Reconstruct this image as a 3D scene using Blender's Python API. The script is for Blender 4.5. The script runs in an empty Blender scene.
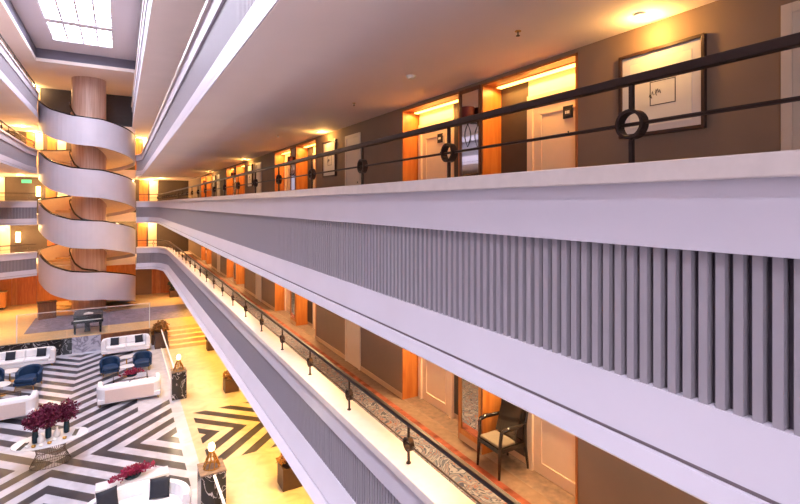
import bpy, bmesh, math, random
from mathutils import Vector, Matrix
R = math.radians; PI = math.pi
sc = bpy.context.scene; col = sc.collection
# ------------------------------------------------------------------ camera, sky, exposure
cam = bpy.data.cameras.new('camera'); camo = bpy.data.objects.new('camera', cam); col.objects.link(camo)
cam.sensor_width = 36; cam.lens = 21.6; cam.shift_y = -0.06; cam.clip_start = .05; cam.clip_end = 300
camo.location = (0, 0, 0); camo.rotation_euler = (R(90), 0, -math.atan(280/480)); sc.camera = camo
w = bpy.data.worlds.new('sky'); sc.world = w; w.use_nodes = True
bg = w.node_tree.nodes['Background']; bg.inputs[0].default_value = (.88, .89, 1.0, 1); bg.inputs[1].default_value = 16.0
vs = sc.view_settings; vs.view_transform = 'Standard'; vs.look = 'None'; vs.gamma = 1; vs.use_curve_mapping = False
vs.exposure = 0.82
sc.cycles.max_bounces = 8; sc.cycles.diffuse_bounces = 5; sc.cycles.glossy_bounces = 3; sc.cycles.transparent_max_bounces = 12
sc.cycles.sample_clamp_indirect = 6.0; sc.cycles.caustics_reflective = False; sc.cycles.caustics_refractive = False

def portal(name, loc, rot, sx, sy):
    l = bpy.data.lights.new(name, 'AREA'); l.shape = 'RECTANGLE'; l.size = sx; l.size_y = sy; l.cycles.is_portal = True
    o = bpy.data.objects.new(name, l); o.location = loc; o.rotation_euler = rot; col.objects.link(o)
portal('fill_window_portal', (-5.1, -5.95, 1.0), (R(90), 0, 0), 1.7, 9.8)
portal('skylight_portal', (-1.775, 14, 9.2), (0, 0, 0), 2.85, 37)

# ------------------------------------------------------------------ materials
def lin(c): return tuple((v/255/12.92 if v/255 <= .04045 else ((v/255+.055)/1.055)**2.4) for v in c)
M = {}
def mat(name, rgb, rough=.5, metal=0, noise=0, scale=6, spec=.5, bump=0, emit=None, es=0, coat=0):
    m = bpy.data.materials.new(name); m.use_nodes = True; nt = m.node_tree; b = nt.nodes['Principled BSDF']
    c = lin(rgb)
    b.inputs['Base Color'].default_value = (*c, 1); b.inputs['Roughness'].default_value = rough; b.inputs['Metallic'].default_value = metal
    b.inputs['Specular IOR Level'].default_value = spec
    if coat: b.inputs['Coat Weight'].default_value = coat
    if noise or bump:
        tc = nt.nodes.new('ShaderNodeTexCoord'); n = nt.nodes.new('ShaderNodeTexNoise'); n.inputs['Scale'].default_value = scale; n.inputs['Detail'].default_value = 5
        nt.links.new(tc.outputs['Object'], n.inputs['Vector'])
        if noise:
            r = nt.nodes.new('ShaderNodeValToRGB'); e = r.color_ramp.elements
            e[0].position = .3; e[1].position = .7
            e[0].color = (*[v*(1-noise) for v in c], 1); e[1].color = (*[min(1, v*(1+noise)) for v in c], 1)
            nt.links.new(n.outputs['Fac'], r.inputs[0]); nt.links.new(r.outputs[0], b.inputs['Base Color'])
        if bump:
            bp = nt.nodes.new('ShaderNodeBump'); bp.inputs['Strength'].default_value = bump; bp.inputs['Distance'].default_value = .01
            nt.links.new(n.outputs['Fac'], bp.inputs['Height']); nt.links.new(bp.outputs[0], b.inputs['Normal'])
    if emit:
        b.inputs['Emission Color'].default_value = (*lin(emit), 1); b.inputs['Emission Strength'].default_value = es
    M[name] = m; return m
def wood(name, a, b_, rough=.4, scale=(1.2, 1.2, .15), wscale=9):
    m = mat(name, a, rough); nt = m.node_tree; b = nt.nodes['Principled BSDF']
    tc = nt.nodes.new('ShaderNodeTexCoord'); mp = nt.nodes.new('ShaderNodeMapping'); mp.inputs['Scale'].default_value = scale
    n = nt.nodes.new('ShaderNodeTexNoise'); n.inputs['Scale'].default_value = wscale; n.inputs['Detail'].default_value = 6; n.inputs['Distortion'].default_value = .6
    r = nt.nodes.new('ShaderNodeValToRGB'); r.color_ramp.elements[0].position = .3; r.color_ramp.elements[1].position = .7
    r.color_ramp.elements[0].color = (*lin(a), 1); r.color_ramp.elements[1].color = (*lin(b_), 1)
    L = nt.links.new; L(tc.outputs['Object'], mp.inputs[0]); L(mp.outputs[0], n.inputs[0]); L(n.outputs[0], r.inputs[0]); L(r.outputs[0], b.inputs['Base Color'])
    return m
mat('parapet_white', (194, 185, 195), .45, noise=.03, scale=1.5)
mat('ledge_stone', (207, 192, 186), .35, noise=.05, scale=9)
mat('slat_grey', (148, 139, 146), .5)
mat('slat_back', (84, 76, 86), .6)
mat('groove_shade', (128, 114, 118), .8)
mat('soffit', (248, 234, 228), .75, noise=.03, scale=.6)
mat('wall_taupe', (138, 115, 96), .8, noise=.05, scale=2)
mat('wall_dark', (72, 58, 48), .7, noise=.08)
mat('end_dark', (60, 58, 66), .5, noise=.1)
wood('wood_orange', (168, 92, 36), (196, 122, 58), .35)
wood('wood_brown', (98, 58, 34), (130, 80, 48), .4)
wood('wood_dark', (54, 34, 24), (76, 48, 32), .4)
wood('wood_honey', (190, 120, 56), (214, 148, 80), .4)
mat('door_cream', (232, 206, 176), .45, noise=.02)
mat('door_white', (222, 204, 182), .5, noise=.02)
mat('iron', (58, 44, 38), .4, .6, noise=.1)
mat('black', (22, 20, 22), .35)
mat('ebony', (30, 22, 18), .22, noise=.2, coat=.3)
mat('seat_beige', (122, 108, 90), .8, noise=.06, scale=40)
mat('mirror', (220, 220, 222), .03, 1)
mat('red_shade', (88, 20, 16), .7, noise=.08, scale=20)
mat('paper', (232, 226, 214), .8, noise=.02)
mat('mat_board', (214, 208, 206), .8, noise=.02)
mat('ink', (70, 60, 56), .8)
mat('plastic_white', (228, 226, 222), .5)
mat('stone_tile', (118, 96, 80), .35, noise=.4, scale=9)
mat('sofa_white', (236, 232, 234), .75, noise=.02, scale=30, bump=.1)
mat('sofa_pink', (222, 202, 194), .75, noise=.03, scale=30)
mat('navy_cushion', (34, 36, 48), .8, noise=.15, scale=40)
mat('velvet_blue', (20, 50, 84), .6, noise=.2, scale=14)
mat('table_white', (222, 220, 222), .2)
mat('brass', (196, 150, 76), .3, .9)
mat('gold', (206, 150, 70), .35, .85, noise=.2)
mat('bronze_wire', (84, 68, 60), .35, .8)
mat('vase_teal', (22, 46, 56), .2)
mat('white_ceramic', (236, 232, 228), .25)
mat('tray_dark', (58, 56, 50), .4)
mat('foliage_red', (104, 16, 54), .6, noise=.45, scale=25)
mat('foliage_pink', (150, 22, 66), .6, noise=.3, scale=25)
mat('foliage_green', (48, 62, 34), .6, noise=.4, scale=12)
mat('reed', (150, 100, 44), .6, noise=.4, scale=20)
mat('planter_brown', (78, 52, 38), .5, noise=.15)
mat('piano_black', (10, 9, 11), .4, spec=.25)
mat('ivory', (236, 230, 218), .3)
mat('column_pink', (186, 146, 130), .45, noise=.06, scale=3)
mat('stair_in', (248, 226, 194), .6, noise=.03)
mat('stage_wood', (216, 180, 128), .3, noise=.12, scale=5)
mat('purple_carpet', (134, 120, 132), .9, noise=.25, scale=4)
mat('skirting', (196, 164, 128), .5)
mat('coffer', (206, 202, 212), .7)
mat('coffer_dark', (112, 108, 122), .7)
mat('lamp_glow', (255, 226, 170), .5, emit=(255, 205, 120), es=9)
mat('strip_glow', (255, 214, 150), .5, emit=(255, 184, 84), es=5)
mat('exit_green', (40, 150, 90), .5, emit=(80, 220, 150), es=.7)
def streak(name, base_rgb, dark):   # lacquered column cladding with fine vertical grain
    return wood(name, base_rgb, dark, .4, (2, 2, .08), 5)
streak('column_veneer', (212, 178, 160), (186, 144, 126))
def marble(name, base, vein, rough=.12, scale=1.3, width=.05):
    m = mat(name, base, rough); nt = m.node_tree; b = nt.nodes['Principled BSDF']; L = nt.links.new
    tc = nt.nodes.new('ShaderNodeTexCoord'); n = nt.nodes.new('ShaderNodeTexNoise'); n.inputs['Scale'].default_value = scale; n.inputs['Detail'].default_value = 8; n.inputs['Distortion'].default_value = 1.4
    r = nt.nodes.new('ShaderNodeValToRGB'); e = r.color_ramp.elements
    e[0].position = .5-width; e[0].color = (*lin(base), 1); e[1].position = .5+width; e[1].color = (*lin(base), 1)
    x = e.new(.5); x.color = (*lin(vein), 1)
    L(tc.outputs['Object'], n.inputs[0]); L(n.outputs[0], r.inputs[0]); L(r.outputs[0], b.inputs['Base Color']); return m
marble('black_marble', (34, 32, 36), (206, 200, 206), .15, 1.6, .012)
marble('grey_marble', (176, 172, 186), (120, 116, 130), .15, 1.2, .06)
def glassm(name, tint, refl=.12):
    m = bpy.data.materials.new(name); m.use_nodes = True; nt = m.node_tree; nt.nodes.remove(nt.nodes['Principled BSDF'])
    t = nt.nodes.new('ShaderNodeBsdfTransparent'); t.inputs[0].default_value = (*tint, 1)
    g = nt.nodes.new('ShaderNodeBsdfGlossy'); g.inputs[1].default_value = .03
    mx = nt.nodes.new('ShaderNodeMixShader'); mx.inputs[0].default_value = refl
    L = nt.links.new; L(t.outputs[0], mx.inputs[1]); L(g.outputs[0], mx.inputs[2]); L(mx.outputs[0], nt.nodes['Material Output'].inputs[0]); M[name] = m
glassm('glass', (.95, .965, .98), .035); glassm('sky_glass', (.98, .98, 1), .03)

def floor_material():
    m = mat('lobby_marble', (200, 194, 200), .3); nt = m.node_tree; b = nt.nodes['Principled BSDF']; L = nt.links.new
    tc = nt.nodes.new('ShaderNodeTexCoord'); sp = nt.nodes.new('ShaderNodeSeparateXYZ'); L(tc.outputs['Object'], sp.inputs[0])
    def mth(op, a, c=None):
        n = nt.nodes.new('ShaderNodeMath'); n.operation = op
        for i, v in enumerate((a, c)):
            if v is None: continue
            if isinstance(v, (int, float)): n.inputs[i].default_value = v
            else: L(v, n.inputs[i])
        return n.outputs[0]
    X, Y = sp.outputs[0], sp.outputs[1]
    ax = mth('ABSOLUTE', mth('ADD', X, 1.75)); ay = mth('ABSOLUTE', mth('SUBTRACT', Y, 18.08))
    f = mth('SUBTRACT', ay, ax); P = .93
    s = mth('GREATER_THAN', mth('FRACT', mth('DIVIDE', mth('ADD', f, 93), P)), .5)
    ns = mth('GREATER_THAN', f, 0.0)
    lim = mth('ADD', mth('MULTIPLY', ns, -1.12), 1.72)          # the long arms stop short of the border
    main = mth('MULTIPLY', mth('LESS_THAN', X, lim), mth('LESS_THAN', Y, 30.3))
    s = mth('MULTIPLY', s, main)
    f2 = mth('ADD', X, mth('ABSOLUTE', mth('SUBTRACT', Y, 17.65)))
    s2 = mth('GREATER_THAN', mth('FRACT', mth('DIVIDE', mth('SUBTRACT', f2, 3.95-93), P)), .5)
    box = mth('MULTIPLY', mth('MULTIPLY', mth('GREATER_THAN', X, 2.36), mth('LESS_THAN', X, 5.2)), mth('LESS_THAN', mth('ABSOLUTE', mth('SUBTRACT', Y, 17.65)), 2.05))
    s = mth('MAXIMUM', s, mth('MULTIPLY', s2, box))
    n = nt.nodes.new('ShaderNodeTexNoise'); n.inputs['Scale'].default_value = 1.6; n.inputs['Detail'].default_value = 9; n.inputs['Distortion'].default_value = 1.2; L(tc.outputs['Object'], n.inputs[0])
    def ramp(a, c):
        r = nt.nodes.new('ShaderNodeValToRGB'); e = r.color_ramp.elements; e[0].position = .32; e[1].position = .68; e[0].color = (*lin(a), 1); e[1].color = (*lin(c), 1); L(n.outputs[0], r.inputs[0]); return r.outputs[0]
    light = ramp((170, 168, 178), (196, 194, 204)); dark = ramp((30, 29, 38), (54, 52, 62)); beige = ramp((176, 158, 130), (202, 184, 154))
    def mix(fac, a, c):
        x = nt.nodes.new('ShaderNodeMix'); x.data_type = 'RGBA'; L(fac, x.inputs[0]); L(a, x.inputs[6]); L(c, x.inputs[7]); return x.outputs[2]
    c = mix(mth('GREATER_THAN', X, 2.1), light, beige)
    c = mix(s, c, dark); L(c, b.inputs['Base Color'])
floor_material()
def carpet_material():
    m = mat('carpet', (120, 100, 90), .95, spec=.1); nt = m.node_tree; b = nt.nodes['Principled BSDF']; L = nt.links.new
    tc = nt.nodes.new('ShaderNodeTexCoord'); n = nt.nodes.new('ShaderNodeTexNoise'); n.inputs['Scale'].default_value = 2.2; n.inputs['Distortion'].default_value = 3.5; n.inputs['Detail'].default_value = 2
    L(tc.outputs['Object'], n.inputs[0])
    r = nt.nodes.new('ShaderNodeValToRGB'); r.color_ramp.interpolation = 'CONSTANT'; e = r.color_ramp.elements
    cols = [(84, 88, 100), (134, 132, 138), (64, 68, 84), (116, 112, 118), (130, 84, 70), (98, 102, 116), (134, 128, 130), (74, 76, 88)]
    pos = [0, .34, .42, .47, .52, .545, .6, .68]
    e[0].color = (*lin(cols[0]), 1); e[1].position = pos[1]; e[1].color = (*lin(cols[1]), 1)
    for p, c in zip(pos[2:], cols[2:]): x = e.new(p); x.color = (*lin(c), 1)
    L(n.outputs[0], r.inputs[0]); L(r.outputs[0], b.inputs['Base Color'])
carpet_material()
mat('carpet_red', (132, 72, 54), .95, noise=.55, scale=5, spec=.1)
mat('carpet_tan', (128, 104, 86), .9, noise=.15, scale=10, spec=.1)

# ------------------------------------------------------------------ helpers
class MB:
    def __init__(s): s.v = []; s.f = []
    def add(s, vs, fs):
        o = len(s.v); s.v += [tuple(p) for p in vs]; s.f += [tuple(i+o for i in q) for q in fs]; return s
    def box(s, x0, x1, y0, y1, z0, z1, T=None):
        vs = [Vector((x, y, z)) for z in (z0, z1) for y in (y0, y1) for x in (x0, x1)]
        if T: vs = [T @ p for p in vs]
        return s.add(vs, [(0, 2, 3, 1), (4, 5, 7, 6), (0, 1, 5, 4), (2, 6, 7, 3), (0, 4, 6, 2), (1, 3, 7, 5)])
    def prism(s, poly, z0, z1):
        n = len(poly); vs = [(x, y, z0) for x, y in poly]+[(x, y, z1) for x, y in poly]
        return s.add(vs, [tuple(range(n))[::-1], tuple(range(n, 2*n))]+[(i, (i+1) % n, n+(i+1) % n, n+i) for i in range(n)])
    def tube(s, path, r, n=8, caps=True):
        path = [Vector(p) for p in path]; rings = []; m = len(path)
        rr = r if isinstance(r, (list, tuple)) else [r]*m
        up = None
        for i, p in enumerate(path):
            d = (path[min(i+1, m-1)]-path[max(i-1, 0)]).normalized()
            if up is None: up = d.orthogonal().normalized()
            u = (up-d*up.dot(d)); u = u.normalized() if u.length > 1e-6 else d.orthogonal().normalized(); up = u
            v = d.cross(u); rings.append([p+(u*math.cos(2*PI*k/n)+v*math.sin(2*PI*k/n))*rr[i] for k in range(n)])
        vs = [q for g in rings for q in g]
        fs = [(i*n+k, i*n+(k+1) % n, (i+1)*n+(k+1) % n, (i+1)*n+k) for i in range(m-1) for k in range(n)]
        if caps: fs += [tuple(range(n))[::-1], tuple(range((m-1)*n, m*n))]
        return s.add(vs, fs)
    def lathe(s, prof, n=24, c=(0, 0, 0), sx=1, sy=1):
        m = len(prof); vs = [(c[0]+r*sx*math.cos(2*PI*k/n), c[1]+r*sy*math.sin(2*PI*k/n), c[2]+z) for r, z in prof for k in range(n)]
        fs = [(i*n+k, i*n+(k+1) % n, (i+1)*n+(k+1) % n, (i+1)*n+k) for i in range(m-1) for k in range(n)]
        fs += [tuple(range(n))[::-1], tuple(range((m-1)*n, m*n))]
        return s.add(vs, fs)
    def sweep(s, prof, path):     # closed profile of (offset to the left of travel, z) along a plan polyline
        n = len(prof); rings = []
        for i, p in enumerate(path): 
            nx, ny = miter(path, i); rings.append([(p[0]+nx*o, p[1]+ny*o, z) for o, z in prof])
        vs = [q for g in rings for q in g]; m = len(path)
        fs = [(i*n+k, i*n+(k+1) % n, (i+1)*n+(k+1) % n, (i+1)*n+k) for i in range(m-1) for k in range(n)]
        fs += [tuple(range(n))[::-1], tuple(range((m-1)*n, m*n))]
        return s.add(vs, fs)
    def build(s, name, m, parent=None, smooth=False, bevel=0, seg=2):
        me = bpy.data.meshes.new(name); me.from_pydata(s.v, [], s.f); me.update()
        bm = bmesh.new(); bm.from_mesh(me); bmesh.ops.recalc_face_normals(bm, faces=bm.faces); bm.to_mesh(me); bm.free()
        me.materials.append(M[m])
        if smooth:
            for p in me.polygons: p.use_smooth = True
        o = bpy.data.objects.new(name, me); col.objects.link(o)
        if parent: o.parent = parent
        if bevel:
            b = o.modifiers.new('edge', 'BEVEL'); b.width = bevel; b.segments = seg; b.limit_method = 'ANGLE'
        return o
def miter(path, i):
    def nrm(a, b):
        dx, dy = b[0]-a[0], b[1]-a[1]; l = math.hypot(dx, dy); return (-dy/l, dx/l)
    m = len(path)
    a = nrm(path[max(i-1, 0)], path[max(i, 1)]); b = nrm(path[min(i, m-2)], path[min(i+1, m-1)])
    x, y = a[0]+b[0], a[1]+b[1]; l2 = x*x+y*y; k = 2/l2
    return (x*k, y*k)
def tag(o, label, cat, group=None, kind=None):
    o['label'] = label; o['category'] = cat
    if group: o['group'] = group
    if kind: o['kind'] = kind
    return o
def empty(name, loc=(0, 0, 0), rz=0, label=None, cat=None, group=None, kind=None):
    o = bpy.data.objects.new(name, None); o.empty_display_size = .2; o.location = loc; o.rotation_euler = (0, 0, rz); col.objects.link(o)
    if label: tag(o, label, cat, group, kind)
    return o
def copy_tree(o, parent=None):
    c = o.copy(); col.objects.link(c)
    if parent: c.parent = parent
    for ch in list(o.children): copy_tree(ch, c)
    return c
def clone(o, loc, rz, label):
    c = copy_tree(o); c.location = loc; c.rotation_euler = (0, 0, rz); c['label'] = label; return c
def bx(name, m, x0, x1, y0, y1, z0, z1, parent=None, bevel=0):
    return MB().box(x0, x1, y0, y1, z0, z1).build(name, m, parent, bevel=bevel)
def struct(name, m, b, label, cat):
    return tag(bx(name, m, *b), label, cat, kind='structure')
def point(name, loc, power, color, parent=None, size=.05, kind='POINT', rot=None, spot=110, blend=.6):
    l = bpy.data.lights.new(name, kind); l.energy = power; l.color = color; l.shadow_soft_size = size
    if kind == 'SPOT': l.spot_size = R(spot); l.spot_blend = blend
    o = bpy.data.objects.new(name, l); o.location = loc; col.objects.link(o)
    if rot: o.rotation_euler = rot
    if parent: o.parent = parent
    return o
WARM = (1, .62, .24); AMBER = (1, .58, .1); SOFT = (1, .76, .48)
ORD = ['first', 'second', 'third', 'fourth', 'fifth', 'sixth', 'seventh', 'eighth', 'ninth', 'tenth', 'eleventh', 'twelfth', 'thirteenth', 'fourteenth', 'fifteenth', 'sixteenth',
       'seventeenth', 'eighteenth', 'nineteenth', 'twentieth', 'twenty-first', 'twenty-second', 'twenty-third', 'twenty-fourth']

# ------------------------------------------------------------------ levels
H = 3.2; LOB = -7.93; STG = -7.056
F = {0: -3.856, 1: -.656, 2: 2.544, 3: 5.744}      # floors of the four galleries
LZ = {k: F[k]+.863 for k in F}                      # parapet ledge tops
SOF = {k: F[k]-.644 for k in F}                     # undersides of the slabs
WX = 4.82; ENDY = 42.5
GN = {0: 'lower gallery', 1: 'middle gallery', 2: 'upper gallery', 3: 'topmost gallery'}
DX = {0: 2.80, 1: 2.304, 2: 1.327, 3: .73}; LOW = {0: .28, 1: .09, 2: .06, 3: .03}

def arc_path(pts, r=.9, n=7):      # round the corners of a plan polyline
    out = [pts[0]]
    for i in range(1, len(pts)-1):
        p = Vector(pts[i]); a = (Vector(pts[i-1])-p); b = (Vector(pts[i+1])-p)
        d = min(r, a.length*.45, b.length*.45); A = p+a.normalized()*d; B = p+b.normalized()*d
        for k in range(n+1):
            t = k/n; q = A*(1-t)**2+p*2*t*(1-t)+B*t*t; out.append((q.x, q.y))
    out.append(pts[-1]); return out
def walk(path, step, start=0.0):
    d = start; acc = 0
    for a, b in zip(path, path[1:]):
        L = math.hypot(b[0]-a[0], b[1]-a[1])
        while d < acc+L:
            t = (d-acc)/L; yield (a[0]+(b[0]-a[0])*t, a[1]+(b[1]-a[1])*t, math.atan2(b[1]-a[1], b[0]-a[0])); d += step
        acc += L
def offset(path, o):
    return [(p[0]+miter(path, i)[0]*o, p[1]+miter(path, i)[1]*o) for i, p in enumerate(path)]
def parapet(path, k, low, label):
    z = LZ[k]; e = empty('parapet_wall', (0, 0, 0), 0, label, 'parapet wall', None, 'structure')
    MB().sweep([(-.27, z), (.085, z), (.085, z-.1), (-.27, z-.1)], path).build('ledge', 'ledge_stone', e, bevel=.008)
    MB().sweep([(-.2, z-.1), (.035, z-.1), (.035, z-.42), (-.2, z-.42)], path).build('upper_fascia', 'parapet_white', e)
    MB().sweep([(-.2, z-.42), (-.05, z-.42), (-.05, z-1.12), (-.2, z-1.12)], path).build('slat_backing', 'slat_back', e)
    m = MB()
    for x, y, a in walk(path, .0725, .02):
        T = Matrix.Translation((x, y, 0)) @ Matrix.Rotation(a, 4, 'Z')
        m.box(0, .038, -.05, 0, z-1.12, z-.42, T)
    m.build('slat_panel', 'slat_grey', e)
    g = z-1.40; b = z-1.507; mo = .012+(low-.012)*.55
    MB().sweep([(-.2, z-1.12), (.012, z-1.12), (mo, g+.012), (mo-.035, g+.012), (mo-.035, g-.012), (mo+.012, g-.012), (low, b), (-.198, b)], path).build('lower_fascia', 'parapet_white', e)
    MB().sweep([(mo-.034, g+.0115), (mo-.012, g+.0115), (mo-.012, g-.0115), (mo-.034, g-.0115)], path).build('shade_strip', 'groove_shade', e)  # darker strip stands in for the shade inside the fascia recess
    MB().sweep([(low-.012, b-.001), (low-.012, b-.014), (-.36, b-.014), (-.36, b-.001)], path).build('soffit_lip', 'soffit', e)
    MB().sweep([(-.27, z-.1), (-.2, z-.1), (-.2, F[k]), (-.27, F[k])], path).build('inner_wall', 'ledge_stone', e)
    return e
def railing(path, k, label, step=1.665, start=0, seg=10):
    z = LZ[k]; e = empty('balcony_railing', (path[0][0], path[0][1], z), 0, label, 'railing')
    o = [(x-path[0][0], y-path[0][1]) for x, y in path]
    MB().sweep([(-.028, .435), (.028, .435), (.028, .485), (-.028, .485)], o).build('top_rail', 'iron', e, bevel=.008)
    MB().tube([(x, y, .222) for x, y in o], .0105, 6).build('middle_rail', 'iron', e)
    for x, y, a in walk(o, step, start):
        p = MB(); p.box(-.011, .011, -.011, .011, 0, .145); pb = MB().box(-.011, .011, -.011, .011, .299, .44); p.lathe([(.03, 0), (.03, .012), (.014, .016)], 10)
        po = p.build('post', 'iron', e); po.location = (x, y, 0); po.rotation_euler = (0, 0, a); pb.build('upper_stem', 'iron', po)
        r = MB(); n = 28; prof = [(.064, -.03), (.08, -.03), (.08, .03), (.064, .03)]
        vs = [(rr*math.cos(2*PI*i/n), yy, .222+rr*math.sin(2*PI*i/n)) for i in range(n) for rr, yy in prof]
        fs = [(i*4+q, i*4+(q+1) % 4, ((i+1) % n)*4+(q+1) % 4, ((i+1) % n)*4+q) for i in range(n) for q in range(4)]
        r.add(vs, fs).build('ring', 'iron', po)
    return e

Y0 = -5.8
paths = {
 0: arc_path([(2.80, Y0), (2.80, 36.0), (2.3, 37.7), (.98, 38.0)], .6),
 1: arc_path([(2.304, Y0), (2.304, 36.0), (1.75, 37.8), (.98, 38.0)], .8),
 2: arc_path([(1.327, Y0), (1.327, 37.0), (.98, 38.0)], .5),
 3: [(.73, Y0), (.73, 37.05)]}
for k in range(4):
    parapet(paths[k], k, LOW[k], ['pale slatted parapet wall of the lower gallery, under the chair and carpet', 'large pale slatted parapet wall at eye level, grey ribs facing the atrium',
        'pale slatted parapet wall over the beige soffit, one storey above eye level', 'plain white parapet wall of the topmost gallery beside the skylight'][k])
# opposite side galleries
lp = {0: arc_path([(-4.53, 37.7), (-7.0, 36.2), (-7.0, Y0)], 1.2), 1: arc_path([(-4.53, 37.7), (-6.3, 37.2), (-6.3, Y0)], 1.0),
      2: [(-4.53, 37.6), (-4.72, 35.5), (-4.78, Y0)], 3: [(-4.53, 37.6), (-4.25, 35.5), (-4.22, Y0)]}
for k in range(4):
    parapet(lp[k], k, .05, ['pale parapet wall curving away from the staircase, lowest of the opposite side', 'pale parapet wall joining the staircase at eye level on the opposite side',
        'pale parapet wall with iron railing above, opposite side, one storey up', 'pale parapet wall highest on the opposite side, under the skylight edge'][k])
# slabs
for k in range(4):
    m = MB()
    for o_, z0, z1 in ((-.2, SOF[k], F[k]),):
        m.prism(offset(paths[k], o_)+[(.98, ENDY), (5.3, ENDY), (5.3, Y0)], z0, z1)
    tag(m.build('gallery_slab', 'soffit'), 'smooth beige soffit slab carrying the %s' % GN[k], 'floor slab', None, 'structure')
    m = MB()
    for o_, z0, z1 in ((-.2, SOF[k], F[k]),):
        m.prism([(-9.5, Y0), (-9.5, ENDY), (-4.55, ENDY)]+offset(lp[k], o_), z0, z1)
    tag(m.build('opposite_slab', 'soffit'), 'beige soffit slab on the opposite side carrying the %s' % GN[k], 'floor slab', None, 'structure')
    if k < 3 or True:
        struct('bridge_slab', 'soffit', (-4.55, .98, 41.05, ENDY, SOF[k], F[k]), 'walkway slab behind the spiral staircase at the %s' % GN[k], 'floor slab')
# walls with door recesses
REC = [(3.96, 5.75, 'a'), (6.31, 8.16, 'b')]; PER = 9.03; AX = 5.18
recs = [(a+PER*j, b+PER*j, t, j) for j in range(4) for a, b, t in REC]
for k in (0, 1):
    top = F[k]+2.556; m = MB(); y = Y0
    for a, b, t, j in recs:
        m.box(WX, 5.3, y, a, F[k], top); m.box(WX, 5.3, a, b, top-.05, top); m.box(AX+.03, 5.3, a, b, F[k], top); y = b
    m.box(WX, 5.3, y, ENDY, F[k], top)
    tag(m.build('wall_right_'+('lower' if k == 0 else 'middle'), 'wall_taupe'), 'taupe corridor wall with door recesses along the %s' % GN[k], 'wall', None, 'structure')
for k in (2, 3):
    struct('wall_right_'+('upper' if k == 2 else 'topmost'), 'wall_taupe', (WX, 5.3, Y0, ENDY, F[k], F[k]+2.556), 'plain taupe corridor wall of the %s, above the beige soffit' % GN[k], 'wall')
for k in (0, 1):     # baseboards
    m = MB(); y = Y0
    for a, b, t, j in recs:
        m.box(WX-.015, WX, y, a, F[k], F[k]+.11); m.box(AX+.015, AX+.03, a, b, F[k], F[k]+.11); y = b
    m.box(WX-.015, WX, y, ENDY, F[k], F[k]+.11)
    tag(m.build('baseboard_right_'+('lower' if k == 0 else 'middle'), 'skirting'), 'tan skirting board along the taupe wall of the %s' % GN[k], 'baseboard', None, 'structure')
# corridor floor finishes
for k in (0, 1):
    e = empty('floor_covering', (0, 0, F[k]), 0, 'patterned corridor carpet with red border on the %s' % GN[k], 'carpet', None, 'structure')
    bx('patterned_carpet', 'carpet', DX[k]+.28, 4.38, Y0, 40, 0, .008, e); bx('red_border', 'carpet_red', 4.38, 4.56, Y0, 40, 0, .009, e)
    bx('tan_margin', 'carpet_tan', 4.56, WX, Y0, 40, 0, .007, e)
    m = MB()
    for a, b, t, j in recs: m.box(WX, AX+.03, a, b, 0, .007)
    m.build('recess_tiles', 'stone_tile', e)
# doors, recess linings, light strips, mirrors, wall lamps
dn = [0]; tn = [0]
RECN = ['first', 'second', 'third', 'fourth', 'fifth', 'sixth', 'seventh', 'eighth']
def guest_door(k, y0, y1, label):
    dn[0] += 1; e = empty('door_%d' % dn[0], (AX, (y0+y1)/2, F[k]), 0, label, 'door', None, 'structure'); h = (y1-y0)/2; T = 2.12
    m = MB(); m.box(-.05, .03, -h-.1, -h, 0, T+.1); m.box(-.05, .03, h, h+.1, 0, T+.1); m.box(-.05, .03, -h, h, T, T+.1); m.box(-.02, .03, -h-.1, h+.1, T+.1, 2.45); m.build('door_frame', 'door_cream', e, bevel=.006)
    m = MB(); m.box(-.012, .03, -h, h, 0.01, T)
    for z0, z1 in ((.16, .82), (1.0, 1.95)):
        for a, b, c, d in ((-h+.13, h-.13, z0, z0+.025), (-h+.13, h-.13, z1-.025, z1), (-h+.13, -h+.155, z0, z1), (h-.155, h-.13, z0, z1)): m.box(-.024, -.012, a, b, c, d)
    m.build('door_leaf', 'door_cream', e)
    s = 1 if y0 else 1
    m = MB(); m.tube([(-.012, -h+.08, 1.0), (-.06, -h+.08, 1.0), (-.06, -h+.2, 1.0)], .011, 8); m.box(-.02, -.012, -h+.05, -h+.11, .93, 1.08); m.build('door_handle', 'bronze_wire', e)
    m = MB(); m.box(-.03, -.012, -.24, -.08, 1.8, 1.97); p = m.build('room_plate', 'black', e, bevel=.006)
    m = MB(); m.box(-.033, -.03, -.215, -.11, 1.835, 1.925); m.build('plate_panel', 'ink', p)
    m = MB()
    for q in range(3): m.box(-.036, -.033, -.195+q*.026, -.177+q*.026, 1.86, 1.9)
    m.build('plate_marks', 'plastic_white', p)
    MB().lathe([(.012, -.003), (.012, .003)], 10).build('peephole', 'black', e).matrix_local = Matrix.Translation((-.013, -.16, 1.62)) @ Matrix.Rotation(PI/2, 4, 'Y')
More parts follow.
